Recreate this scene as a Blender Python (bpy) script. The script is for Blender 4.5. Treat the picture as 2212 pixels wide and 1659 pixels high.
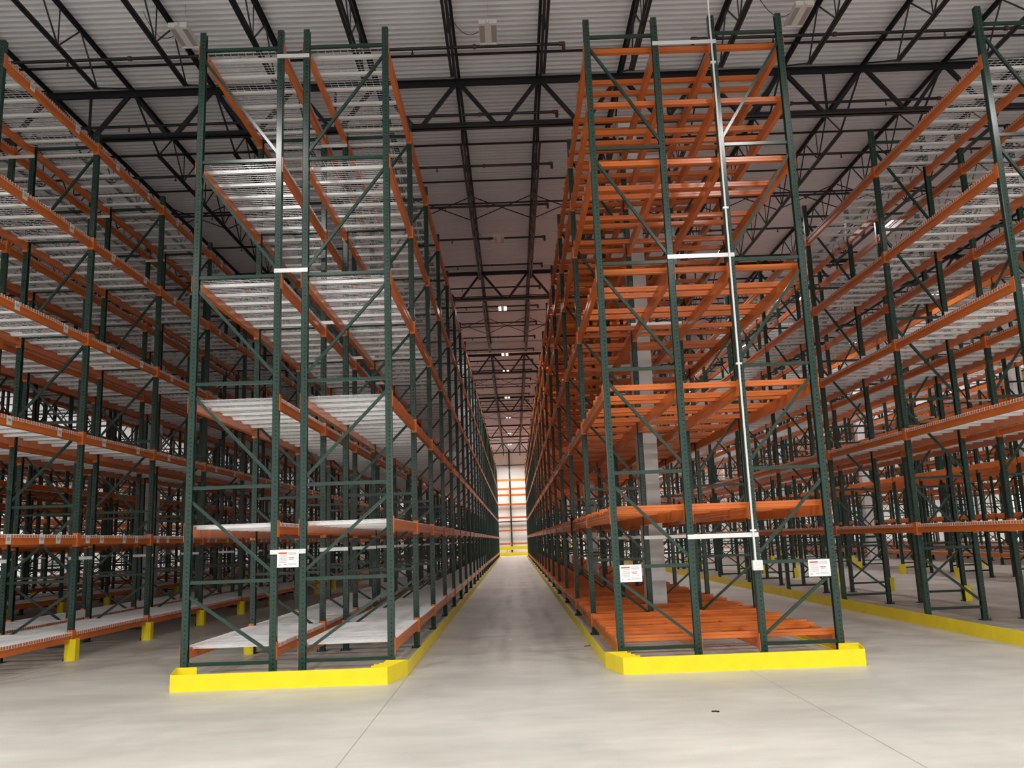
import bpy, math, random
from mathutils import Vector, Matrix
random.seed(7)
for o in list(bpy.data.objects):
    bpy.data.objects.remove(o, do_unlink=True)
sc = bpy.context.scene
COL = sc.collection

# ------------------------------------------------------------------ camera
F_PX = 1846.27
roll, pitch, yaw = math.radians(2.101), math.radians(10.336), math.radians(0.197)
fw = Vector((math.sin(yaw)*math.cos(pitch), math.cos(yaw)*math.cos(pitch), math.sin(pitch)))
rt = Vector((math.cos(yaw), -math.sin(yaw), 0))
up = rt.cross(fw)
rt2 = rt*math.cos(roll) - up*math.sin(roll)
up2 = up*math.cos(roll) + rt*math.sin(roll)
cd = bpy.data.cameras.new('camera')
cd.sensor_fit = 'HORIZONTAL'; cd.sensor_width = 36.0
cd.lens = F_PX/2212*36.0
cd.clip_end = 400
cam = bpy.data.objects.new('camera', cd); COL.objects.link(cam)
M = Matrix.Identity(4)
for i in range(3):
    M[i][0] = rt2[i]; M[i][1] = up2[i]; M[i][2] = -fw[i]
M[0][3], M[1][3], M[2][3] = 0, 0, 1.48
cam.matrix_world = M
sc.camera = cam

# ------------------------------------------------------------------ world, exposure, lamps
w = bpy.data.worlds.new('world'); sc.world = w; w.use_nodes = True
w.node_tree.nodes['Background'].inputs[0].default_value = (0.8, 0.9, 1, 1)
w.node_tree.nodes['Background'].inputs[1].default_value = 0.3
sc.view_settings.view_transform = 'Standard'; sc.view_settings.look = 'None'
sc.view_settings.gamma = 1; sc.view_settings.use_curve_mapping = False
sc.view_settings.exposure = 0.0
sc.cycles.max_bounces = 6; sc.cycles.diffuse_bounces = 4; sc.cycles.glossy_bounces = 3
sc.cycles.transparent_max_bounces = 4
sc.cycles.sample_clamp_indirect = 6
sc.cycles.use_denoising = True
sc.cycles.use_adaptive_sampling = True; sc.cycles.adaptive_threshold = 0.025

LAMP_COL = (1.0, 0.968, 0.935)
def lamp(x, y, z, power, sx=0.62, sy=0.3, name='highbay_and_fill_light', spread=150):
    l = bpy.data.lights.new(name, 'AREA'); l.shape = 'RECTANGLE'; l.size = sx; l.size_y = sy
    l.energy = power; l.color = LAMP_COL; l.spread = math.radians(spread)
    o = bpy.data.objects.new(name, l); COL.objects.link(o); o.location = (x, y, z)
    return o
P_FRONT, P_AISLE, P_SIDE_FILL = 300, 155, 2300
# lit high-bays over the open staging floor behind and beside the camera
for x in (-17, -10, -5, 0, 5, 10, 17):
    for y in (-11, -4, 3.5):
        lamp(x, y, 9.86, P_FRONT)
AISLES = [-20.9, -11.0, -5.17, -0.14, 5.03, 10.95, 15.9]
ALL_Y = [22.9, 30.4, 38.3, 50.4, 59.0, 68.0, 76.0]
AISLE_Y = {-0.14: [30.4, 38.3, 42.3, 50.4, 59.0, 68.0, 76.0], -5.17: [50.4, 68.0], -11.0: [59.0], -20.9: [42.3, 59.0]}
for x in AISLES:
    for y in AISLE_Y.get(x, ALL_Y):
        lamp(x, y, 9.845, P_AISLE*(2.2 if y > 60 else 1))
for x in (-12, -6, -0.14, 6, 12): lamp(x, 82.6, 9.8, 420)  # fill lamps without fixtures, added to brighten the end wall
for x in (-41, 41):  # added fill lamps, no fixtures: they only brighten the side walls
    for y in (5, 17, 29, 42, 56, 70):
        lamp(x, y, 9.8, P_SIDE_FILL)

# ------------------------------------------------------------------ materials
def mat(name, col, rough=0.5, metal=0.0, emit=None, es=0.0, noise=0.0, nscale=3.0, spec=None):
    m = bpy.data.materials.new(name); m.use_nodes = True
    nt = m.node_tree; b = nt.nodes['Principled BSDF']
    b.inputs['Base Color'].default_value = (*col, 1); b.inputs['Roughness'].default_value = rough
    b.inputs['Metallic'].default_value = metal
    if spec is not None: b.inputs['Specular IOR Level'].default_value = spec
    if emit: b.inputs['Emission Color'].default_value = (*emit, 1); b.inputs['Emission Strength'].default_value = es
    if noise:
        tc = nt.nodes.new('ShaderNodeNewGeometry'); n = nt.nodes.new('ShaderNodeTexNoise')
        n.inputs['Scale'].default_value = nscale; n.inputs['Detail'].default_value = 4
        nt.links.new(tc.outputs['Position'], n.inputs['Vector'])
        mr = nt.nodes.new('ShaderNodeMapRange'); mr.inputs['From Min'].default_value = .3; mr.inputs['From Max'].default_value = .7
        mr.inputs['To Min'].default_value = 1-noise; mr.inputs['To Max'].default_value = 1+noise
        nt.links.new(n.outputs['Fac'], mr.inputs['Value'])
        mx = nt.nodes.new('ShaderNodeVectorMath'); mx.operation = 'SCALE'
        mx.inputs[0].default_value = col
        nt.links.new(mr.outputs['Result'], mx.inputs['Scale']); nt.links.new(mx.outputs['Vector'], b.inputs['Base Color'])
    return m

GREEN_C = (0.016, 0.048, 0.037)
M_GREEN = mat('green_paint', GREEN_C, 0.2)
M_ORANGE = mat('orange_paint', (0.66, 0.168, 0.034), 0.22, noise=.06, nscale=2)
M_YELLOW = mat('yellow_paint', (0.90, 0.735, 0.012), 0.42, noise=.05, nscale=6)
M_GALV = mat('galvanised_steel', (0.88, 0.89, 0.90), 0.25, metal=0.2)
M_WIRE = mat('zinc_wire', (0.76, 0.77, 0.78), 0.25, metal=0.2)
M_SPACER = mat('pale_zinc', (0.82, 0.85, 0.86), 0.2, metal=0.3)
M_JOIST = mat('charcoal_paint', (0.020, 0.021, 0.027), 0.45)
M_PIPE = mat('black_pipe', (0.014, 0.012, 0.014), 0.4)
M_RUST = mat('brown_coupling', (0.10, 0.035, 0.03), 0.5)
M_DECK = mat('pale_grey_roof_deck', (0.86, 0.87, 0.92), 0.55, noise=.03, nscale=.8)
M_WHITE = mat('white_enamel', (0.80, 0.79, 0.77), 0.4)
M_COL = mat('white_column_paint', (0.74, 0.75, 0.75), 0.4, noise=.04, nscale=2)
M_LENS_OFF = mat('dull_lens', (0.42, 0.40, 0.38), 0.3)
M_LENS_ON = mat('lit_lens', (1, 1, 1), 0.3, emit=(1, .97, .92), es=14)
M_WALL = mat('white_wall_panel', (0.78, 0.79, 0.77), 0.6, noise=.04, nscale=.7)
M_BLACK = mat('black_plastic', (0.01, 0.01, 0.01), 0.5)
M_SIGN = mat('sign_white', (0.90, 0.90, 0.90), 0.4)
M_PRINT_G = mat('sign_grey_print', (0.50, 0.50, 0.53), 0.5)
M_PRINT_R = mat('sign_red_print', (0.62, 0.07, 0.04), 0.5)
M_PRINT_P = mat('sign_pink_print', (0.65, 0.20, 0.22), 0.5)
M_LABEL = mat('label_paper', (0.78, 0.77, 0.74), 0.5)
M_BAR = mat('barcode_grey', (0.42, 0.42, 0.43), 0.5)
M_REFL = mat('window_glow', (1, 1, 1), 0.5, emit=(0.95, 0.98, 1), es=2.2)

def holes_material():
    m = bpy.data.materials.new('green_paint_punched'); m.use_nodes = True
    nt = m.node_tree; b = nt.nodes['Principled BSDF']; b.inputs['Roughness'].default_value = .2
    tc = nt.nodes.new('ShaderNodeTexCoord'); sep = nt.nodes.new('ShaderNodeSeparateXYZ')
    nt.links.new(tc.outputs['Object'], sep.inputs[0])
    sn = nt.nodes.new('ShaderNodeSeparateXYZ'); nt.links.new(tc.outputs['Normal'], sn.inputs[0])
    def math_(op, a, c=None, v=None):
        n = nt.nodes.new('ShaderNodeMath'); n.operation = op
        for i, s in enumerate((a, c)):
            if s is None: continue
            if isinstance(s, (int, float)): n.inputs[i].default_value = s
            else: nt.links.new(s, n.inputs[i])
        return n.outputs[0]
    isx = math_('GREATER_THAN', math_('ABSOLUTE', sn.outputs[0]), .5)
    vx = math_('ADD', sep.outputs[0], -.008)
    a = math_('MULTIPLY', sep.outputs[1], isx)
    bb = math_('MULTIPLY', vx, math_('SUBTRACT', 1.0, isx))
    v = math_('ADD', a, bb)
    u = math_('MULTIPLY', math_('SUBTRACT', math_('FRACT', math_('DIVIDE', sep.outputs[2], .0508)), .5), .0508)
    d = math_('SQRT', math_('ADD', math_('MULTIPLY', u, u), math_('MULTIPLY', v, v)))
    hole = math_('LESS_THAN', d, .0090)
    mx = nt.nodes.new('ShaderNodeMixRGB'); nt.links.new(hole, mx.inputs[0])
    mx.inputs[1].default_value = (*GREEN_C, 1); mx.inputs[2].default_value = (.004, .008, .007, 1)
    nt.links.new(mx.outputs[0], b.inputs['Base Color'])
    return m
M_POST = holes_material()

def concrete():
    m = bpy.data.materials.new('polished_concrete'); m.use_nodes = True
    nt = m.node_tree; L = nt.links; b = nt.nodes['Principled BSDF']
    g = nt.nodes.new('ShaderNodeNewGeometry')
    def noise(scale, vec=(1, 1, 1), det=5, rough=.55):
        mp = nt.nodes.new('ShaderNodeMapping'); mp.inputs['Scale'].default_value = vec
        L.new(g.outputs['Position'], mp.inputs['Vector'])
        n = nt.nodes.new('ShaderNodeTexNoise'); n.inputs['Scale'].default_value = scale
        n.inputs['Detail'].default_value = det; n.inputs['Roughness'].default_value = rough
        L.new(mp.outputs[0], n.inputs['Vector']); return n.outputs['Fac']
    def rng(s, a, b_, c, d):
        r = nt.nodes.new('ShaderNodeMapRange'); r.inputs['From Min'].default_value = a; r.inputs['From Max'].default_value = b_
        r.inputs['To Min'].default_value = c; r.inputs['To Max'].default_value = d; L.new(s, r.inputs['Value']); return r.outputs[0]
    def mth(op, a, c=None):
        n = nt.nodes.new('ShaderNodeMath'); n.operation = op
        for i, s in enumerate((a, c)):
            if s is None: continue
            if isinstance(s, (int, float)): n.inputs[i].default_value = s
            else: L.new(s, n.inputs[i])
        return n.outputs[0]
    base = rng(noise(.55, (1, 1.6, 1)), .35, .68, .84, 1.06)
    fine = rng(noise(3.0, (.6, 1.8, 1)), .3, .7, .92, 1.05)
    grain = rng(noise(60.0), .3, .7, .975, 1.02)
    tot = mth('MULTIPLY', mth('MULTIPLY', base, fine), grain)
    sep = nt.nodes.new('ShaderNodeSeparateXYZ'); L.new(g.outputs['Position'], sep.inputs[0])
    X, Y = sep.outputs[0], sep.outputs[1]
    # tyre marks worn into the aisle floor
    track_noise = rng(noise(.9, (2.2, .35, 1)), .42, .66, 0.0, 1.0)
    marks = None
    for c, wdt in ((-.52, .16), (.22, .15), (-.2, .10), (.62, .12)):
        d = mth('ABSOLUTE', mth('SUBTRACT', X, c))
        k = nt.nodes.new('ShaderNodeMapRange'); k.interpolation_type = 'SMOOTHSTEP'
        k.inputs['From Min'].default_value = wdt*1.6; k.inputs['From Max'].default_value = 0
        L.new(d, k.inputs['Value'])
        marks = k.outputs[0] if marks is None else mth('MAXIMUM', marks, k.outputs[0])
    ya = rng(Y, 9.0, 13.5, 0, 1); yb = rng(Y, 40, 24, .25, 1)
    mk = mth('MULTIPLY', mth('MULTIPLY', marks, track_noise), mth('MULTIPLY', ya, yb))
    tot = mth('MULTIPLY', tot, mth('SUBTRACT', 1.0, mth('MULTIPLY', mk, .55)))
    # dark patches and faint curved scuffs on the staging floor
    sc_ = rng(noise(1.1, (1.5, .8, 1), 2), .62, .74, 1.0, .90)
    tot = mth('MULTIPLY', tot, sc_)
    # saw-cut joints
    for c in (-1.27, 2.5, -9.6, 9.9):
        d = mth('ABSOLUTE', mth('SUBTRACT', X, c)); j = mth('LESS_THAN', d, .004)
        tot = mth('MULTIPLY', tot, mth('SUBTRACT', 1.0, mth('MULTIPLY', j, .45)))
    for c in (18.0, 33.0, 48.0):
        d = mth('ABSOLUTE', mth('SUBTRACT', Y, c)); j = mth('LESS_THAN', d, .01)
        tot = mth('MULTIPLY', tot, mth('SUBTRACT', 1.0, mth('MULTIPLY', j, .4)))
    vm = nt.nodes.new('ShaderNodeVectorMath'); vm.operation = 'SCALE'
    vm.inputs[0].default_value = (0.53, 0.515, 0.47); L.new(tot, vm.inputs['Scale'])
    L.new(vm.outputs[0], b.inputs['Base Color'])
    L.new(rng(noise(.8), .3, .7, .34, .5), b.inputs['Roughness'])
    b.inputs['Specular IOR Level'].default_value = .4
    return m
M_FLOOR = concrete()

# ------------------------------------------------------------------ mesh builder
class MB:
    def __init__(s): s.v = []; s.f = []; s.m = []
    def quad8(s, P, mi=0):
        n = len(s.v); s.v += [tuple(p) for p in P]
        for q in ((0,3,2,1), (4,5,6,7), (0,1,5,4), (1,2,6,5), (2,3,7,6), (3,0,4,7)):
            s.f.append(tuple(n+i for i in q)); s.m.append(mi)
        return s
    def box(s, x0, x1, y0, y1, z0, z1, mi=0):
        return s.quad8([(x0,y0,z0),(x1,y0,z0),(x1,y1,z0),(x0,y1,z0),(x0,y0,z1),(x1,y0,z1),(x1,y1,z1),(x0,y1,z1)], mi)
    def bar(s, p, q, a, b, upv=(0, 0, 1), mi=0, off=(0, 0, 0), caps=True):
        p = Vector(p)+Vector(off); q = Vector(q)+Vector(off); d = (q-p).normalized(); u = Vector(upv)
        sd = d.cross(u)
        if sd.length < 1e-4: sd = d.cross(Vector((1, 0, 0)))
        sd.normalize(); u = sd.cross(d).normalized()
        P = []
        for e in (p, q):
            for i, j in ((-1,-1), (1,-1), (1,1), (-1,1)): P.append(e + sd*(a/2*i) + u*(b/2*j))
        if caps: return s.quad8(P, mi)
        n = len(s.v); s.v += [tuple(x) for x in P]
        for t in ((0,1,5,4), (1,2,6,5), (2,3,7,6), (3,0,4,7)): s.f.append(tuple(n+i for i in t)); s.m.append(mi)
        return s
    def cyl(s, p, q, r, n=10, mi=0, r2=None):
        p = Vector(p); q = Vector(q); d = (q-p).normalized(); a = d.orthogonal().normalized(); b = d.cross(a)
        k = len(s.v); r2 = r if r2 is None else r2
        for e, rr in ((p, r), (q, r2)):
            for i in range(n):
                t = 2*math.pi*i/n; s.v.append(tuple(e + a*math.cos(t)*rr + b*math.sin(t)*rr))
        for i in range(n):
            j = (i+1) % n; s.f.append((k+i, k+j, k+n+j, k+n+i)); s.m.append(mi)
        s.f.append(tuple(k+i for i in reversed(range(n)))); s.m.append(mi)
        s.f.append(tuple(k+n+i for i in range(n))); s.m.append(mi)
        return s
    def prism_y(s, prof, y0, y1, mi=0, caps=True):      # profile of (x, z)
        k = len(s.v); n = len(prof)
        for y in (y0, y1): s.v += [(x, y, z) for x, z in prof]
        for i in range(n):
            j = (i+1) % n; s.f.append((k+i, k+j, k+n+j, k+n+i)); s.m.append(mi)
        if caps:
            s.f.append(tuple(k+i for i in reversed(range(n)))); s.m.append(mi)
            s.f.append(tuple(k+n+i for i in range(n))); s.m.append(mi)
        return s
    def prism_x(s, prof, x0, x1, mi=0):                 # profile of (y, z)
        k = len(s.v); n = len(prof)
        for x in (x0, x1): s.v += [(x, y, z) for y, z in prof]
        for i in range(n):
            j = (i+1) % n; s.f.append((k+i, k+n+i, k+n+j, k+j)); s.m.append(mi)
        s.f.append(tuple(k+i for i in range(n))); s.m.append(mi)
        s.f.append(tuple(k+n+i for i in reversed(range(n)))); s.m.append(mi)
        return s
    def prism_z(s, prof, z0, z1, mi=0):
        k = len(s.v); n = len(prof)
        for z in (z0, z1): s.v += [(x, y, z) for x, y in prof]
        for i in range(n):
            j = (i+1) % n; s.f.append((k+i, k+j, k+n+j, k+n+i)); s.m.append(mi)
        s.f.append(tuple(k+i for i in reversed(range(n)))); s.m.append(mi)
        s.f.append(tuple(k+n+i for i in range(n))); s.m.append(mi)
        return s
    def add(s, o, off=(0, 0, 0), mx=1):
        k = len(s.v); a, b, c = off
        s.v += [(x*mx+a, y+b, z+c) for x, y, z in o.v]
        s.f += [tuple(k+i for i in (f if mx > 0 else reversed(f))) for f in o.f]; s.m += o.m
        return s
    def mesh(s, name, mats):
        me = bpy.data.meshes.new(name); me.from_pydata(s.v, [], s.f)
        if not isinstance(mats, (list, tuple)): mats = [mats]
        for m_ in mats: me.materials.append(m_)
        if len(mats) > 1: me.polygons.foreach_set('material_index', s.m)
        me.update(); return me

def ob(name, me, parent=None, loc=(0, 0, 0), **pr):
    o = bpy.data.objects.new(name, me); COL.objects.link(o); o.location = loc
    if parent is not None: o.parent = parent
    for k, v in pr.items(): o[k] = v
    return o
def thing(name, label, cat, loc=(0, 0, 0), group=None, me=None):
    o = bpy.data.objects.new(name, me); COL.objects.link(o); o.location = loc
    o['label'] = label; o['category'] = cat
    if group: o['group'] = group
    return o
def struct(name, me, loc=(0, 0, 0)): return ob(name, me, None, loc, kind='structure')
ORD = ['first', 'second', 'third', 'fourth', 'fifth', 'sixth', 'seventh', 'eighth', 'ninth', 'tenth', 'eleventh', 'twelfth',
       'thirteenth', 'fourteenth', 'fifteenth', 'sixteenth', 'seventeenth', 'eighteenth', 'nineteenth', 'twentieth']

# ------------------------------------------------------------------ room shell
XW, XE, YB, YF, ZC = -44.0, 44.0, -16.0, 86.3, 10.52
struct('floor', MB().box(XW, XE, YB, YF, -.3, 0).mesh('floor', M_FLOOR))
cm = MB(); y = YB
prof = []
k = 0
n0 = 0
while y < YF:
    for dy, z in ((0, ZC), (.055, ZC), (.068, ZC+.045), (.137, ZC+.045)): prof.append((y+dy, z))
    y += .15
prof.append((YF, ZC))
for x in (XW, XE): cm.v += [(x, a, b) for a, b in prof]
n = len(prof)
for i in range(n-1): cm.f.append((i, n+i, n+i+1, i+1)); cm.m.append(0)
struct('ceiling', cm.mesh('ceiling', M_DECK))
struct('ceiling', MB().box(XW, XE, YB, YF, ZC+.06, ZC+.26).mesh('roof_slab', M_WALL))
wb = struct('wall_back', MB().box(XW, XE, YF, YF+.3, 0, ZC+.2).mesh('wall_back', M_WALL))
pm = MB().box(.02, 3.0, -.03, 0, .02, ZC-.06).mesh('wall_panel', M_WALL)
for i in range(-6, 6):
    ob('wall_panel', pm, wb, (i*3.04, YF, 0))
gm = MB().box(-30, 30, -.06, 0, -.035, .035).mesh('wall_girt', M_JOIST)
for z in (3.3, 8.9): ob('wall_girt', gm, wb, (0, YF, z))
ob('wall_downpipe', MB().cyl((-.28, -.12, .1), (-.28, -.12, ZC-.1), .075, 10).mesh('wall_downpipe', M_BLACK), wb, (0, YF, 0))
struct('wall_front', MB().box(XW, XE, YB-.3, YB, 0, ZC+.2).mesh('wall_front', M_WALL))
wl = struct('wall_left', MB().box(XW-.3, XW, YB, YF, 0, ZC+.2).mesh('wall_left', M_WALL))
wr = struct('wall_right', MB().box(XE, XE+.3, YB, YF, 0, ZC+.2).mesh('wall_right', M_WALL))

# white columns
COLX = [2.445, 16.62, -11.6]
GY = [3.3, 15.48, 27.7, 40.6, 53.3, 66.8, 79.2]
cmesh = MB().box(-.17, .17, -.17, .17, .02, 9.40).box(-.25, .25, -.25, .25, 0, .025).box(-.24, .24, -.24, .24, 9.38, 9.41).mesh('column', M_COL)
clab = {2.445: 'white square steel column standing in the gap of the orange crossbar rack', 16.62: 'white square steel column among the racks far to the right',
        -11.6: 'white square steel column among the dark racks on the left'}
dist = ['beyond the camera side', 'under the nearest roof girder', 'under the second roof girder', 'under the third girder', 'under the fourth girder', 'under the fifth girder', 'under the sixth girder']
for cx in COLX:
    for gi, gy in enumerate(GY):
        if gi in (0, 6): continue
        thing('steel_column', f"{clab[cx]}, {dist[gi]}", 'column', (cx, gy, 0), 'white roof columns', me=cmesh)

# ------------------------------------------------------------------ racks
POST_TOP = 8.18
STR_Z = [.20, 1.12, 2.22, 3.48, 4.83, 6.37, 7.94]
def post_mb(opens):                     # C section 80 x 80, open on the +x (1) or -x (-1) side, centred on 0,0
    t = .006; s = opens; c = .008
    pr = [(-.040, -.040+c), (-.040+c, -.040), (.040-c/2, -.040), (.040, -.040+c/2), (.040, -.022), (.034, -.022), (.034, -.034), (-.034+c/2, -.034), (-.034, -.034+c/2)]
    pr = pr + [(x, -y) for x, y in reversed(pr)]
    # walk the outside edge once and come back along the inside
    out = [(.034, -.022), (.040, -.022), (.040, -.040+c/2), (.040-c/2, -.040), (-.040+c, -.040), (-.040, -.040+c)]
    inn = [(.034, -.034), (-.034+c/2, -.034), (-.034, -.034+c/2)]
    loop = out + [(x, -y) for x, y in reversed(out)] + [(x, -y) for x, y in inn] + list(reversed(inn))
    # loop: start lip inner tip, outside round to the other lip, then the inner wall back
    if s < 0: loop = [(-x, y) for x, y in reversed(loop)]
    k = len(loop); o = MB()
    o.v = [(x, y, .012) for x, y in loop] + [(x, y, POST_TOP) for x, y in loop]
    for a in range(k):
        b = (a+1) % k; o.f.append((a, b, k+b, k+a)); o.m.append(0)
    o.f.append(tuple(range(k, 2*k))); o.m.append(0)
    return o
PM = {s: post_mb(s) for s in (1, -1)}
POST_ME = {s: PM[s].mesh('post', M_POST) for s in (1, -1)}
foot = MB().box(-.072, .072, -.072, .072, 0, .012)
for a in (-1, 1): foot.cyl((a*.056, -.058, .012), (a*.056, -.058, .040), .008, 6)
FOOT_ME = foot.mesh('base_plate', M_GREEN)
def strut_mb(wd, z): return MB().box(.034, wd-.034, -.02, .02, z-.02, z+.02)
def brace_mb(wd, i, left_high):
    z1, z0 = STR_Z[i+1]-.16, STR_Z[i]+.10
    a, b = ((.03, 0, z1), (wd-.03, 0, z0)) if left_high else ((wd-.03, 0, z1), (.03, 0, z0))
    return MB().bar(a, b, .034, .034, (0, 1, 0))
_fc = {}
def frame_meshes(wd, lh):
    key = (round(wd, 3), lh)
    if key not in _fc:
        st = [strut_mb(wd, z) for z in STR_Z]; br = [brace_mb(wd, i, lh) for i in range(6)]
        j = MB().add(PM[1]).add(PM[-1], (wd, 0, 0)).add(foot).add(foot, (wd, 0, 0))
        for q in st+br: j.add(q)
        _fc[key] = ([q.mesh('horizontal_strut', M_GREEN) for q in st], [q.mesh('diagonal_brace', M_GREEN) for q in br], j.mesh('upright_frame', M_GREEN), j)
    return _fc[key]
def place_frame(root, x, y, wd, lh, detail):
    st, br, jm, _ = frame_meshes(wd, lh)
    if not detail: ob('upright_frame', jm, root, (x, y, 0)); return
    e = ob('upright_frame', None, root, (x, y, 0))
    ob('post', POST_ME[1], e); ob('post', POST_ME[-1], e, (wd, 0, 0))
    for m_ in st: ob('horizontal_strut', m_, e)
    for m_ in br: ob('diagonal_brace', m_, e)
    ob('base_plate', FOOT_ME, e); ob('base_plate', FOOT_ME, e, (wd, 0, 0))

def beam_prof(side, step=True, h=.13):          # side: -1 outer face at -x, +1 outer face at +x ; top at z = 0
    if step: p = [(-.030, 0), (-.030, -h*.36), (-.024, -h*.40), (-.024, -h*.60), (-.030, -h*.64), (-.030, -h), (.034, -h), (.034, -.042), (-.004, -.042), (-.004, 0)]
    else: p = [(-.03, 0), (-.03, -h*.36), (-.025, -h*.42), (-.025, -h*.58), (-.03, -h*.64), (-.03, -h), (.03, -h), (.03, 0)]
    if side > 0: p = [(-x, z) for x, z in reversed(p)]
    return p
def conn_mb(side):
    o = MB(); s = side
    x0, x1 = sorted((s*.041, s*.046))
    o.box(x0, x1, -.036, .036, -.165, .035)
    x0, x1 = sorted((s*-.03, s*.046))
    o.box(x0, x1, .0405, .0455, -.165, .035)
    for z in (-.02, -.11): o.cyl((s*.046, 0, z), (s*.0475, 0, z), .008, 6)
    return o
CONN = {s: conn_mb(s).mesh('end_connector', M_ORANGE) for s in (-1, 1)}
def conn2_mb(side):
    o = MB(); s = side
    x0, x1 = sorted((s*-.03, s*.046))
    o.box(x0, x1, -.0455, -.0405, -.165, .035); return o
CONN2 = {s: conn2_mb(s).mesh('end_connector', M_ORANGE) for s in (-1, 1)}

def deck_mb(D, W, near=True):
    """wire deck: x 0..D front to back, y 0..W, top at z = 0; returns wires, channels"""
    wires = MB(); n = int(round(W/.0625)); r = .0048
    for i in range(n+1):
        y = .004 + (W-.008)*i/n
        wires.bar((-.034, y, -r/2), (D+.034, y, -r/2), r, r, caps=False)
        if near:
            for x in (-.034, D+.034): wires.bar((x, y, 0), (x, y, -.045), r, r, (0, 1, 0), caps=False)
    m_ = 10 if near else 4
    for i in range(m_+1):
        x = .01 + (D-.02)*i/m_
        wires.bar((x, 0, -r*1.5), (x, W, -r*1.5), r, r, caps=False)
    if near:
        for x in (-.034, D+.034): wires.bar((x, 0, -.045), (x, W, -.045), r, r, caps=False)
    ch = []
    for j in (.17, .5, .83):
        ch.append(MB().box(-.0, D, W*j-.026, W*j+.026, -.046, -.009))
    return wires, ch

def guard_mb():
    """yellow post protector: rounded shield 0.3 high wrapped round a post foot, open to the +x side"""
    prof = [(.06, -.085), (-.055, -.085), (-.085, -.06), (-.085, .06), (-.055, .085), (.06, .085), (.06, .078), (-.052, .078), (-.077, .056), (-.077, -.056), (-.052, -.078), (.06, -.078)]
    o = MB().prism_z(prof, 0, .30)
    o.cyl((-.0855, -.03, .27), (-.089, -.03, .27), .007, 6)
    return o
G_ME = {1: guard_mb().mesh('post_guard', M_YELLOW), -1: MB().add(guard_mb(), mx=-1).mesh('post_guard', M_YELLOW)}

LV_A = [.395, 1.785, 3.295, 4.825, 6.37, 7.965]
LV_R = [1.50, 2.99, 4.45, 5.95, 7.46]
LV_C = [.33, 1.83, 3.31, 4.80, 6.26, 7.09, 7.86]
Y0 = 10.25

def label_me():
    o = MB().box(-.002, 0, -.045, .045, -.095, -.005, 0); o.box(-.003, -.002, -.028, .028, -.07, -.022, 1)
    return o.mesh('location_label', [M_LABEL, M_BAR])
LABEL_ME = {1: None, -1: label_me()}

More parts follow.
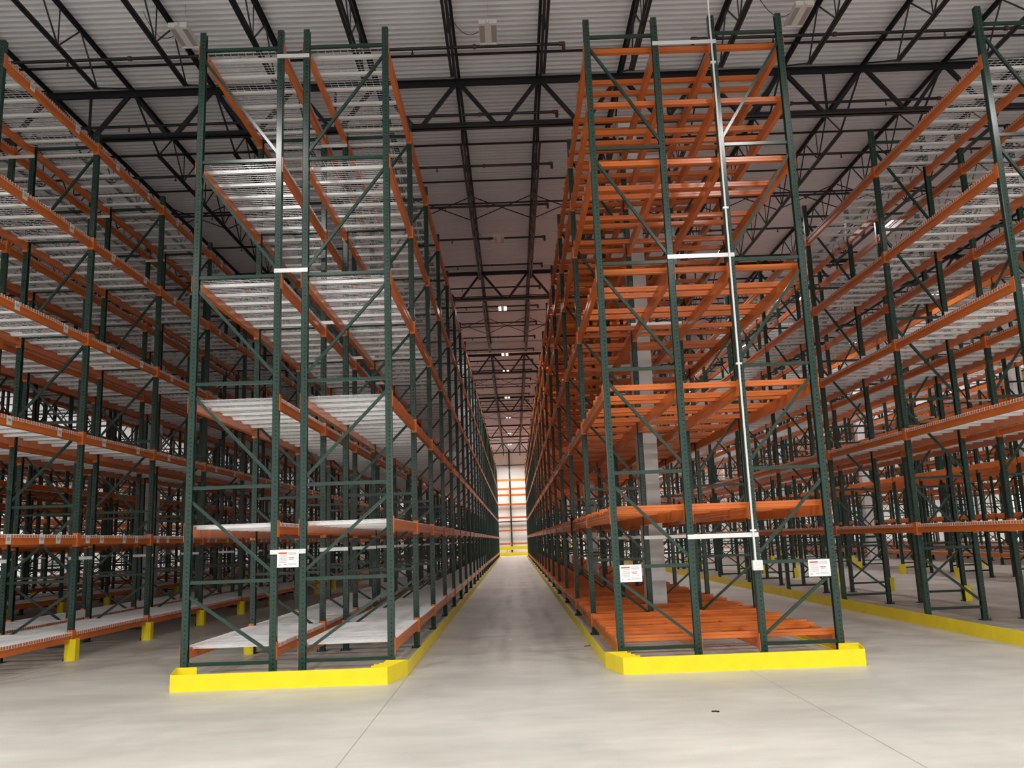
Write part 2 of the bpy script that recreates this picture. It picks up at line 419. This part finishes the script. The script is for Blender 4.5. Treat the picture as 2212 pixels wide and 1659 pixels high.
def rack(name, label, xs, pitch, nb, levels, ndeck, detail, beams_one, conn_k=0, crossbars=False, labels=False, y0=Y0, decks_one=None, cat='rack'):
    """double row pallet rack: xs = four post lines"""
    root = thing(name, label, cat, (xs[0], y0, 0))
    X = [x-xs[0] for x in xs]
    for k in range(nb+1):
        for (a, b, lh) in ((0, 1, True), (2, 3, False)):
            place_frame(root, X[a], k*pitch, X[b]-X[a], lh, k < detail)
    # beams
    spans = [(X[0], -1), (X[1], 1), (X[2], -1), (X[3], 1)]
    h = .13 if not crossbars else .145
    bm = {s: MB().prism_y(beam_prof(s, not crossbars, h), .046, pitch-.046).mesh('load_beam', M_ORANGE) for s in (-1, 1)}
    dz = -.006 if not crossbars else -.045
    far = MB()
    for k in range(nb):
        for z in levels:
            for (x, s) in spans:
                if k < beams_one:
                    e = ob('load_beam', bm[s], root, (x, k*pitch, z+dz))
                    if k < conn_k:
                        ob('end_connector', CONN[s], e); ob('end_connector', CONN2[s], e, (0, pitch, 0))
                        if k == 0 or True:
                            pass
                    if labels and x == X[3] and k < 9:
                        offs = (.66, 1.9) if z > 2 else ((.82, 1.6, 2.03) if k == 0 else (.29, .74, 1.53, 1.99))
                        if z > 1:
                            for oy in offs: ob('location_label', LAB_P, e, (0, oy, 0))
                elif k == beams_one:
                    far.prism_y([(x+a, z+dz+b) for a, b in ((-.03, 0), (-.03, -h), (.03, -h), (.03, 0))][::1], k*pitch+.04, nb*pitch)
                    for kk in range(k, nb):
                        q = s*.043
                        far.box(x+min(q, q+.004*s), x+max(q, q+.004*s), kk*pitch-.036, kk*pitch+.036, z-.17, z+.03)
    if far.v: ob('load_beam', far.mesh('load_beam_far', M_ORANGE), root, kind='stuff')
    # decks
    if not crossbars:
        D = X[1]-X[0]; W = (pitch-.1)/ndeck
        wires, ch = deck_mb(D, W)
        full = MB().add(wires)
        for c in ch: full.add(c)
        fme = full.mesh('wire_deck', M_WIRE); wme = wires.mesh('wire_deck', M_WIRE); cme = [c.mesh('support_channel', M_GALV) for c in ch]
        w2, ch2 = deck_mb(D, W, False); lite = MB().add(w2)
        for c in ch2: lite.add(c)
        fard = MB(); dk = decks_one if decks_one is not None else beams_one
        for k in range(nb):
            for z in levels:
                for xa in (X[0], X[2]):
                    for j in range(ndeck):
                        loc = (xa, k*pitch+.05+j*W, z)
                        if k < dk:
                            if k < 2:
                                e = ob('wire_deck', wme, root, loc)
                                for c in cme: ob('support_channel', c, e)
                            else: ob('wire_deck', fme, root, loc)
                        else:
                            fard.add(lite, loc)
        if fard.v: ob('wire_deck', fard.mesh('wire_deck_far', M_WIRE), root, kind='stuff')
    else:
        cbm = MB().prism_x([(-.022, 0), (.022, 0), (.022, -.028), (.018, -.032), (.018, -.050), (.034, -.055), (.034, -.07), (-.034, -.07), (-.034, -.055), (-.018, -.050), (-.018, -.032), (-.022, -.028)][::-1], -.04, X[3]+.04)
        cme = cbm.mesh('crossbar', M_ORANGE); cnt = 0; farc = MB()
        for k in range(nb):
            for z in levels:
                for oy in (.16, .95, 1.26, 2.06, 2.40, 3.13):
                    if cnt < 300: ob('crossbar', cme, root, (0, k*pitch+oy, z)); cnt += 1
                    else: farc.box(-.04, X[3]+.04, k*pitch+oy-.022, k*pitch+oy+.022, z-.07, z)
        ob('crossbar', farc.mesh('crossbar_far', M_ORANGE), root, kind='stuff')
    # row spacers across the flue
    g0, g1 = X[1], X[2]
    sp = MB().box(g0-.04, g1+.04, -.052, -.042, -.026, .026).box(g0+.04, g1-.04, -.042, .02, .020, .026)
    for a in (g0-.02, g1+.02): sp.cyl((a, -.052, 0), (a, -.058, 0), .011, 6)
    sme = sp.mesh('row_spacer', M_SPACER)
    for k in range(nb+1):
        for z in (1.44, 4.88, 7.80): ob('row_spacer', sme, root, (0, k*pitch, z))
    return root

LAB_P = MB().box(.0305, .0325, -.058, .058, -.118, -.004, 0).box(.0325, .0335, -.034, .034, -.075, -.030, 1).mesh('location_label', [M_LABEL, M_BAR])

LC = [-3.852, -2.833, -2.494, -1.467]
RC = [1.178, 2.070, 2.824, 3.710]
FLX = [-8.87, -7.85, -7.51, -6.49]
R2X = [6.349, 7.22, 7.83, 8.70]
rack('pallet_rack', 'green pallet rack with orange beams and wire decks bordering the central aisle on its left', LC, 2.59, 27, LV_A, 2, 5, 12, conn_k=4)
rack('pallet_rack', 'green pallet rack filled with orange crossbars bordering the central aisle on its right', RC, 3.415, 20, LV_C, 0, 5, 10, conn_k=4, crossbars=True)
rack('pallet_rack', 'green pallet rack whose orange beams carry white location labels, left of the wire deck rack', FLX, 2.59, 27, LV_A, 2, 4, 11, conn_k=4, labels=True)
rack('pallet_rack', 'green wire deck rack without ground level beams, behind the yellow curb on the right', R2X, 3.415, 20, LV_R, 3, 4, 8, conn_k=3, decks_one=6)
FAR = [(-14.43, -13.41, -13.07, -12.05), (-19.45, -18.43, -18.09, -17.07), (-25.2, -24.2, -23.85, -22.8), (-30.2, -29.2, -28.85, -27.8)]
FARR = [(12.1, 12.97, 13.6, 14.47), (17.1, 17.97, 18.6, 19.47), (22.3, 23.2, 23.8, 24.7), (27.4, 28.3, 28.9, 29.8)]
nm = ['third', 'fourth', 'fifth', 'sixth']
for i, xs in enumerate(FAR):
    rack('pallet_rack', f'dark pallet rack deep in shade, {nm[i]} rack beyond the left edge of the central aisle', xs, 2.59, 24, LV_A, 2, 0, 3, decks_one=0)
for i, xs in enumerate(FARR):
    rack('pallet_rack', ['distant wire deck rack seen through the right hand rack, yellow guards at its feet',
                         'distant rack beyond the white columns, second behind the right hand rack',
                         'distant rack third behind the right hand rack', 'outermost distant rack seen near the right wall'][i], xs, 3.415, 18, LV_R if i == 0 else LV_A, 3, 0, 2, decks_one=0)

# rack along the end wall
def end_rack():
    r = thing('pallet_rack', 'distant pallet rack standing crosswise along the white end wall', 'rack', (-.25, 83.3, 0))
    pm_ = MB().box(-.045, .045, -.045, .045, 0, 8.3).mesh('post', M_GREEN)
    lv = [1.2, 2.45, 3.7, 4.95, 5.85, 6.45, 7.3]
    for i in range(-6, 7):
        for yy in (0, 1.1): ob('post', pm_, r, (i*2.75, yy, 0))
    bm = MB().box(.045, 2.705, -.035, .035, -.14, 0).mesh('load_beam', M_ORANGE)
    for i in range(-6, 6):
        for z in lv:
            for yy in (0, 1.1): ob('load_beam', bm, r, (i*2.75, yy, z))
end_rack()
rl = thing('guard_rail', 'yellow two-rail guard barrier closing the far end of the aisle', 'barrier', (0, 81.6, 0))
ob('rail', MB().prism_x([(-.04, .02), (.04, .02), (.02, .08), (.02, .10), (.04, .16), (.04, .2), (.02, .24), (.02, .27), (.04, .33), (-.04, .33)], -6, 6).mesh('rail', M_YELLOW), rl, (0, 0, .02))
ob('rail', bpy.data.meshes['rail'], rl, (0, 0, .56))
pg = MB().box(-.06, .06, .04, .14, 0, 1.05).mesh('rail_post', M_YELLOW)
for x in (-5.9, -3.3, -.75, 1.9, 4.4): ob('rail_post', pg, rl, (x, 0, 0))

# ------------------------------------------------------------------ yellow guards and curbs
def poly_plate(pts, h, t=.008):
    o = MB()
    for (a, b) in zip(pts[:-1], pts[1:]):
        o.bar((a[0], a[1], h/2), (b[0], b[1], h/2), t, h)
    return o
def end_guard(pts, h, label, teeth, ret):
    e = thing('rack_end_guard', label, 'guard')
    ob('guard_plate', poly_plate(pts, h).mesh('guard_plate', M_YELLOW), e)
    fl = MB()
    fl.bar((pts[1][0]+.06, pts[1][1]+.045, .004), (pts[2][0]-.06, pts[2][1]+.045, .004), .085, .008)
    ob('floor_flange', fl.mesh('floor_flange', M_YELLOW), e)
    for (p, q) in ret: ob('return_plate', poly_plate([p, q], h).mesh('return_plate', M_YELLOW), e)
    for (x, y, wdt) in teeth:
        ob('gusset', MB().box(min(x, x+wdt), max(x, x+wdt), y, y+.008, .008, h-.002).mesh('gusset', M_YELLOW), e)
    for x in (pts[0][0]*.8+pts[1][0]*.2, pts[0][0]*.3+pts[1][0]*.7):
        pass
    return e
end_guard([(-3.93, 10.24), (-3.765, 9.62), (-1.425, 9.62), (-1.28, 10.2)], .178, 'yellow guard plate across the end of the wire deck rack', 
          [(-1.375, 9.90, -.24), (-1.35, 10.0, -.22), (-1.325, 10.1, -.21), (-1.40, 9.8, -.23)], [((-3.93, 10.20), (-3.69, 10.20)), ((-1.53, 10.195), (-1.29, 10.195))])
end_guard([(.995, 10.22), (1.13, 9.68), (3.765, 9.69), (3.91, 10.22)], .178, 'yellow guard plate across the end of the orange crossbar rack',
          [(1.11, 9.84, .23), (1.08, 9.96, .22), (1.05, 10.08, .22), (3.80, 9.95, -.22)], [((1.0, 10.2), (1.24, 10.2)), ((3.67, 10.2), (3.9, 10.2))])
def curb(x, y0, y1, side, label, h=.15, seg=3.05):
    e = thing('guide_curb', label, 'curb', (x, y0, 0))
    n = int((y1-y0)/seg)
    me = MB().prism_y([(0, 0), (0, h), (-.008*side, h), (-.008*side, .008), (-.055*side, .008), (-.055*side, 0)][::side], .004, seg-.004).mesh('curb_angle', M_YELLOW)
    for i in range(n): ob('curb_angle', me, e, (0, i*seg, 0))
curb(-1.28, 10.21, 80, 1, 'yellow floor curb along the left edge of the central aisle')
curb(.995, 10.23, 79, -1, 'yellow floor curb along the right edge of the central aisle')
curb(3.925, 10.25, 79, 1, 'yellow floor curb behind the orange crossbar rack', h=.10)
curb(6.06, 8.3, 79, -1, 'long yellow curb at the foot of the right hand wire deck rack', h=.178)

def guards(xs, pitch, n, side, off, who, k0=0, y0=Y0):
    for k in range(k0, n):
        thing('post_guard', f'yellow post guard at the {ORD[k]} post foot of {who}', 'guard', (xs+off, y0+k*pitch, 0), 'yellow post guards', me=G_ME[side])
guards(-6.49, 2.59, 14, -1, .02, "the labelled rack's aisle side")
guards(-3.852, 2.59, 12, 1, -.02, "the wire deck rack's left side", k0=1)
guards(-8.87, 2.59, 12, 1, -.02, "the labelled rack's hidden side")
guards(-12.05, 2.59, 12, -1, .02, 'the first dark rack on the left')
guards(8.70, 3.415, 12, -1, .02, "the right hand rack's far side")
guards(12.1, 3.415, 12, 1, -.02, 'the distant right rack, near side')
guards(14.47, 3.415, 12, -1, .02, 'the distant right rack, outer side')
guards(-17.07, 2.59, 10, -1, .02, 'the second dark rack on the left')

# ------------------------------------------------------------------ warning signs
def sign(x, z, y, label, group='white warning placards'):
    e = thing('warning_sign', label, 'sign', (x, y, z), group)
    ob('sign_board', MB().box(0, .255, 0, .003, -.195, 0).mesh('sign_board', M_SIGN), e)
    g = MB(); yy0, yy1 = -.0012, 0
    def r(x0, x1, z0, z1, mb): mb.box(x0, x1, yy0, yy1, -z1, -z0)
    r(.018, .118, .022, .038, a := MB()); ob('header_bar', a.mesh('header_bar', M_PRINT_R), e)
    for z0 in (.048, .054, .066, .073, .086, .093, .100, .112, .119, .131, .138): r(.030, .118, z0, z0+.0032, g)
    for z0 in (.066, .086, .112, .131): r(.019, .025, z0, z0+.006, g)
    for z0 in (.020, .027, .036, .043, .049): r(.130, .225, z0, z0+.003, g)
    for z0 in (.150, .157, .164): r(.130, .235, z0, z0+.0028, g)
    r(.018, .032, .158, .176, g); r(.040, .048, .160, .174, g); r(.205, .215, .120, .130, g)
    ob('grey_text_lines', g.mesh('grey_text_lines', M_PRINT_G), e)
    p = MB(); r(.136, .205, .080, .088, p); r(.143, .198, .098, .106, p); r(.085, .115, .160, .167, p)
    ob('red_text_lines', p.mesh('red_text_lines', M_PRINT_P), e)
sign(-2.785, 1.455, Y0-.066, 'white warning placard hung on the bar between the posts of the wire deck rack')
sign(1.212, 1.145, Y0-.048, 'white warning placard beside the leftmost post of the orange crossbar rack')
sign(3.412, 1.13, Y0-.048, 'white warning placard beside the rightmost post of the orange crossbar rack')

# conduit and outlet box
cx = 2.80
e = thing('power_outlet', 'galvanised outlet box and conduit on the third front post of the crossbar rack', 'outlet', (cx, Y0-.055, 1.09))
ob('outlet_box', MB().box(-.045, .065, -.05, .012, -.055, .055).mesh('outlet_box', M_GALV), e)
ob('outlet_cover', MB().box(-.048, .068, -.054, -.05, -.058, .058).mesh('outlet_cover', M_SPACER), e)
rc = MB().cyl((.01, -.054, 0), (.01, -.060, 0), .018, 14).mesh('receptacle', M_WHITE)
ob('receptacle', rc, e, (0, 0, .024)); ob('receptacle', rc, e, (0, 0, -.022))
cdm = MB().cyl((0, -.008, .055), (0, -.008, 7.2), .013, 10)
cdm.cyl((0, -.008, 7.2), (-.012, -.10, 7.35), .013, 10).cyl((-.012, -.10, 7.35), (-.012, -.10, 9.35), .013, 10)
ob('conduit', cdm.mesh('conduit', M_GALV), e)
st = MB().box(-.035, .035, -.024, .010, -.012, .012).mesh('conduit_strap', M_SPACER)
for z in (.40, 2.4, 4.4, 6.4): ob('conduit_strap', st, e, (0, 0, z))

# ------------------------------------------------------------------ roof steel
ZT = 10.45
def joist_meshes(L, m0, m1):
    top = MB()
    for s in (-1, 1): top.box(s*.035-.025, s*.035+.025, 0, L, ZT-.006, ZT).box(s*.012-.004, s*.012+.004, 0, L, ZT-.055, ZT)
    bot = MB()
    for s in (-1, 1): bot.box(s*.032-.022, s*.032+.022, m0, L-m1, 9.70, 9.706).box(s*.012-.004, s*.012+.004, m0, L-m1, 9.70, 9.75)
    web = MB(); n = int((L-m0-m1)/1.22); st_ = (L-m0-m1)/n
    pts = []
    for i in range(n+1):
        yb = m0+i*st_
        if i: web.bar((0, yb-st_/2, ZT-.03), (0, yb, 9.72), .022, .022)
        if i < n: web.bar((0, yb, 9.72), (0, yb+st_/2, ZT-.03), .022, .022)
        if 0 < i < n: web.bar((0, yb, 9.72), (0, yb, ZT-.03), .016, .016)
    web.bar((0, .12, ZT-.04), (0, m0+.02, 9.72), .03, .03); web.bar((0, L-.12, ZT-.04), (0, L-m1-.02, 9.72), .03, .03)
    return top.mesh('top_chord', M_JOIST), bot.mesh('bottom_chord', M_JOIST), web.mesh('web_bars', M_JOIST)
_jm = {}
GYX = GY + [86.2]
def xname(i):
    if i == 0: return 'just right of the ceiling lamps'
    if i == -1: return 'just left of the ceiling lamps'
    return f"{ORD[abs(i)]} line {'right' if i > 0 else 'left'} of the ceiling lamps" if i > 0 else f"{ORD[-i-1]} line left of the ceiling lamps"
for si in range(7):
    ya, yb = GYX[si], (38.5 if si == 2 else GYX[si+1]); L = yb-ya
    if si not in _jm: _jm[si] = joist_meshes(L, 1.35, 1.35)
    lo, hi = (-12, 13) if si < 4 else (-6, 6)
    for i in range(lo, hi):
        x = .8+1.6*i
        span = 'over the open floor' if si == 0 else (f'between {ORD[si-1]} and {ORD[si]} girders' if si < 6 else 'at the end wall')
        t = thing('bar_joist', f'charcoal bar joist, {xname(i)}, {span}', 'joist', (x, ya, 0), 'roof bar joists')
        for nm_, m_ in zip(('top_chord', 'bottom_chord', 'web_bars'), _jm[si]): ob(nm_, m_, t)
# girders
def girder(gi, gy):
    t = thing('joist_girder', f'deep charcoal truss girder crossing the roof, {ORD[gi-1] if gi else "behind the camera"}{" from the camera" if gi else ""}', 'girder', (0, gy, 0), 'roof girders')
    x0, x1 = -43.9, 43.9
    tc = MB(); bc = MB()
    for s in (-1, 1):
        tc.box(x0, x1, s*.055-.045, s*.055+.045, 10.385, 10.395).box(x0, x1, s*.015-.005, s*.015+.005, 10.29, 10.395)
        bc.box(x0, x1, s*.055-.045, s*.055+.045, 9.41, 9.42).box(x0, x1, s*.015-.005, s*.015+.005, 9.41, 9.515)
    ob('top_chord', tc.mesh('girder_top_chord', M_JOIST), t); ob('bottom_chord', bc.mesh('girder_bottom_chord', M_JOIST), t)
    for i in range(-13, 13):
        xt = .8+1.6*i
        for xb in (xt-.8, xt+.8):
            ob('diagonal', DIA_R if xb > xt else DIA_L, t, (xt, 0, 0))
        if i % 3 == 0 and abs(xt) > 3: ob('vertical', VERT, t, (xt+.8, 0, 0))
DIA_R = MB().bar((.05, 0, 10.33), (.72, 0, 9.46), .07, .07, (0, 1, 0)).mesh('diagonal', M_JOIST)
DIA_L = MB().bar((-.05, 0, 10.33), (-.72, 0, 9.46), .07, .07, (0, 1, 0)).mesh('diagonal', M_JOIST)
VERT = MB().box(-.02, .02, -.02, .02, 9.5, 10.3).mesh('vertical', M_JOIST)
for gi, gy in enumerate(GY): girder(gi, gy)
# expansion beam
thing('roof_beam', 'solid grey roof beam beside the third girder', 'beam', (0, 38.6, 0), me=MB().box(-43.9, 43.9, -.1, .1, 10.0, 10.02).box(-43.9, 43.9, -.01, .01, 10.02, 10.43).box(-43.9, 43.9, -.1, .1, 10.43, 10.45).mesh('roof_beam', M_GALV))

# bridging between joists
XB0, XB1 = .8-1.6*12, .8+1.6*12
hb = {z: MB().box(XB0, XB1, -.018, .018, z-.004, z+.030).mesh('angle_bar', M_PIPE) for z in (9.755, 10.36)}
cross = MB().bar((.03, 0, 9.75), (1.57, 0, 10.39), .02, .02, (0, 1, 0)).bar((.03, .03, 10.39), (1.57, .03, 9.75), .02, .02, (0, 1, 0)).mesh('cross_brace', M_PIPE)
for si in range(0, 6):
    ya, yb = GYX[si], GYX[si+1]
    for j, fr in enumerate((.92,) if si == 0 else (.22, .385)):
        t = thing('joist_bridging', f'thin angle bar run bridging the joists, {"near" if j == 0 else "far"} part of the {ORD[si]} roof bay', 'bridging', (0, ya+(yb-ya)*fr, 0), 'joist bridging')
        for z in hb:
            if z > 10 or j: ob('angle_bar', hb[z], t)
    t = thing('cross_bridging', f'row of thin crossed braces between joists in the middle of the {ORD[si]} roof bay', 'bridging', (0, ya+(yb-ya)*.47, 0), 'joist bridging')
    for i in range(-8, 8): ob('cross_brace', cross, t, (.8+1.6*i, 0, 0))

# sprinkler branch lines
def sprinkler(y, i):
    for (x0, x1, sd) in ((-30, 1.15, 'left'), (3.5, 30, 'right')):
        t = thing('sprinkler_pipe', f'black sprinkler branch pipe, {ORD[i]} from the camera, on the {sd} side', 'pipe', (0, y, 10.10), 'sprinkler branch lines')
        ob('pipe', MB().cyl((x0, 0, 0), (x1, 0, 0), .030, 8).mesh('pipe', M_PIPE), t)
        ex = x1 if sd == 'left' else x0
        el = MB().cyl((ex-.05, 0, 0), (ex+.05, 0, 0), .040, 10).cyl((ex+(.03 if sd == 'left' else -.03), 0, .02), (ex+(.03 if sd == 'left' else -.03), 0, -.12), .033, 10)
        ob('elbow', el.mesh('elbow', M_RUST), t)
        dm = MB().cyl((0, 0, 0), (0, 0, -.09), .014, 6).cyl((0, 0, -.09), (0, 0, -.10), .026, 8).cyl((0, 0, -.10), (0, 0, -.12), .010, 6).mesh('sprinkler_head', M_RUST)
        x = -1.5-3.05*5 if sd == 'left' else 4.9
        cp = MB().cyl((-.03, 0, 0), (.03, 0, 0), .042, 10).mesh('coupling', M_RUST)
        for q in range(6):
            ob('sprinkler_head', dm, t, (x+q*3.05, 0, 0)); ob('coupling', cp, t, (x+q*3.05+1.1, 0, 0))
for i in range(18): sprinkler(13.83+2.45*i, i)

# ------------------------------------------------------------------ high-bay fixtures
def fixture_meshes(lit):
    house = MB().box(-.15, .15, -.31, .31, .02, .06).box(-.15, -.142, -.31, .31, -.02, .02).box(.142, .15, -.31, .31, -.02, .02)
    house.box(-.15, .15, .28, .31, -.02, .02).box(-.15, .15, -.31, -.25, -.02, .02)
    lens = MB().box(-.142, -.055, -.25, .28, .0, .02).box(.055, .142, -.25, .28, .0, .02)
    spine = MB().box(-.055, .055, -.25, .28, -.012, .02)
    sensor = MB().cyl((0, -.335, -.03), (0, -.335, .03), .026, 12).box(-.012, .012, -.33, -.3, -.005, .01)
    wire = MB()
    for s in (-1, 1):
        wire.bar((0, s*.2, .06), (0, 0, .38), .004, .004).bar((0, 0, .38), (0, 0, .60), .004, .004)
    cord = MB(); p = None
    for i in range(11):
        t = i/10; q = (-.15-.55*t, 0, .04-.12*math.sin(math.pi*t)+.45*t*t)
        if p: cord.bar(p, q, .008, .008)
        p = q
    return [('housing', house.mesh('housing', M_WHITE)), ('lens', lens.mesh('lens', M_LENS_ON if lit else M_LENS_OFF)),
            ('spine', spine.mesh('spine', M_WHITE)), ('motion_sensor', sensor.mesh('motion_sensor', M_WHITE)),
            ('hanging_wire', wire.mesh('hanging_wire', M_GALV)), ('power_cord', cord.mesh('power_cord', M_BLACK))]
FX = {True: fixture_meshes(True), False: fixture_meshes(False)}
def fixture(x, y, lit, label):
    t = thing('ceiling_light', label, 'light', (x, y, 9.87), 'high-bay ceiling lights')
    for nm_, m_ in FX[lit]: ob(nm_, m_, t)
an = {-20.9: 'the far left aisle', -11.0: 'the aisle behind the labelled rack', -5.17: "the labelled rack's aisle", -.14: 'the central aisle', 5.03: 'the aisle beside the crossbar rack',
      10.95: 'the second aisle from the right', 15.9: 'the far right aisle'}
for x in AISLES:
    lit_y = AISLE_Y.get(x, ALL_Y)
    off_y = [13.08, 23.1] if x == -.14 else [12.88]
    for j, y in enumerate(off_y): fixture(x, y, False, f"unlit white high-bay lamp over {an[x]}" + (", the nearer one" if x == -.14 and j == 0 else ", the farther one" if x == -.14 else ''))
    for j, y in enumerate(lit_y): fixture(x, y, True, f"glowing lamp over {an[x]}, {ORD[j]} lit one along it")
for x in (-17, -10, -5, 0, 5, 10, 17):
    for y in (-11, -4, 3.5): pass

# ------------------------------------------------------------------ small things on the floor and racks
def debris(x, y, label, col, dims, rz, name='plastic_scrap', cat='litter'):
    o = MB(); a, b, c = dims
    o.bar((-a/2, 0, c), (-a/6, b*.6, c), b, c*2).bar((-a/6, b*.6, c), (a/4, b*.3, c*1.4), b, c*2).bar((a/4, b*.3, c*1.2), (a/2, -b*.5, c), b, c*2)
    t = thing(name, label, cat, (x, y, 0), me=o.mesh(name, col)); t.rotation_euler = (0, 0, rz)
debris(1.63, 7.55, 'small curled black plastic strip lying on the open floor', M_BLACK, (.062, .010, .005), -.3)
debris(.96, 12.26, 'short black strip on the aisle floor beside the right curb', M_BLACK, (.11, .012, .004), .1)
debris(-.12, 13.38, 'tiny white tape scrap in the middle of the aisle', M_WHITE, (.03, .02, .003), .6, 'tape_scrap')
debris(-1.15, 5.95, 'small dark chip on the floor nearest the camera', M_BLACK, (.03, .012, .004), .2)
# black strap hanging on second level beam of the crossbar rack
s_ = MB().bar((0, 0, 0), (0, .10, -.28), .03, .05).bar((0, 0, 0), (.03, -.06, -.05), .03, .08).bar((0, .1, -.28), (0, .05, -.33), .025, .06)
thing('strap', 'black strap draped over the second level beam of the crossbar rack', 'strap', (1.118, Y0+2*3.415-.25, 1.86), me=s_.mesh('strap', M_BLACK))
# white tape and label backing scraps on the ground level deck
SL = ['white tape scrap beside the beam on the nearest ground deck', 'white tape scrap left of its twin on the nearest ground deck', 'white tape scrap near the second post of the aisle side ground deck',
      'white tape scrap lying askew closest to the second aisle side post', 'white tape scrap closest to the open end of the ground deck']
for i, (x, y, r) in enumerate(((-1.62, 10.95, .3), (-1.75, 11.0, .6), (-1.60, 11.6, .2), (-1.52, 11.75, .9), (-1.9, 10.62, .1))):
    t = thing('tape_scrap', SL[i], 'litter', (x, y, .3955), 'white scraps on the ground level deck',
              me=MB().box(-.05, .05, -.012, .012, 0, .004).mesh('tape_scrap', M_WHITE)); t.rotation_euler = (0, 0, r)
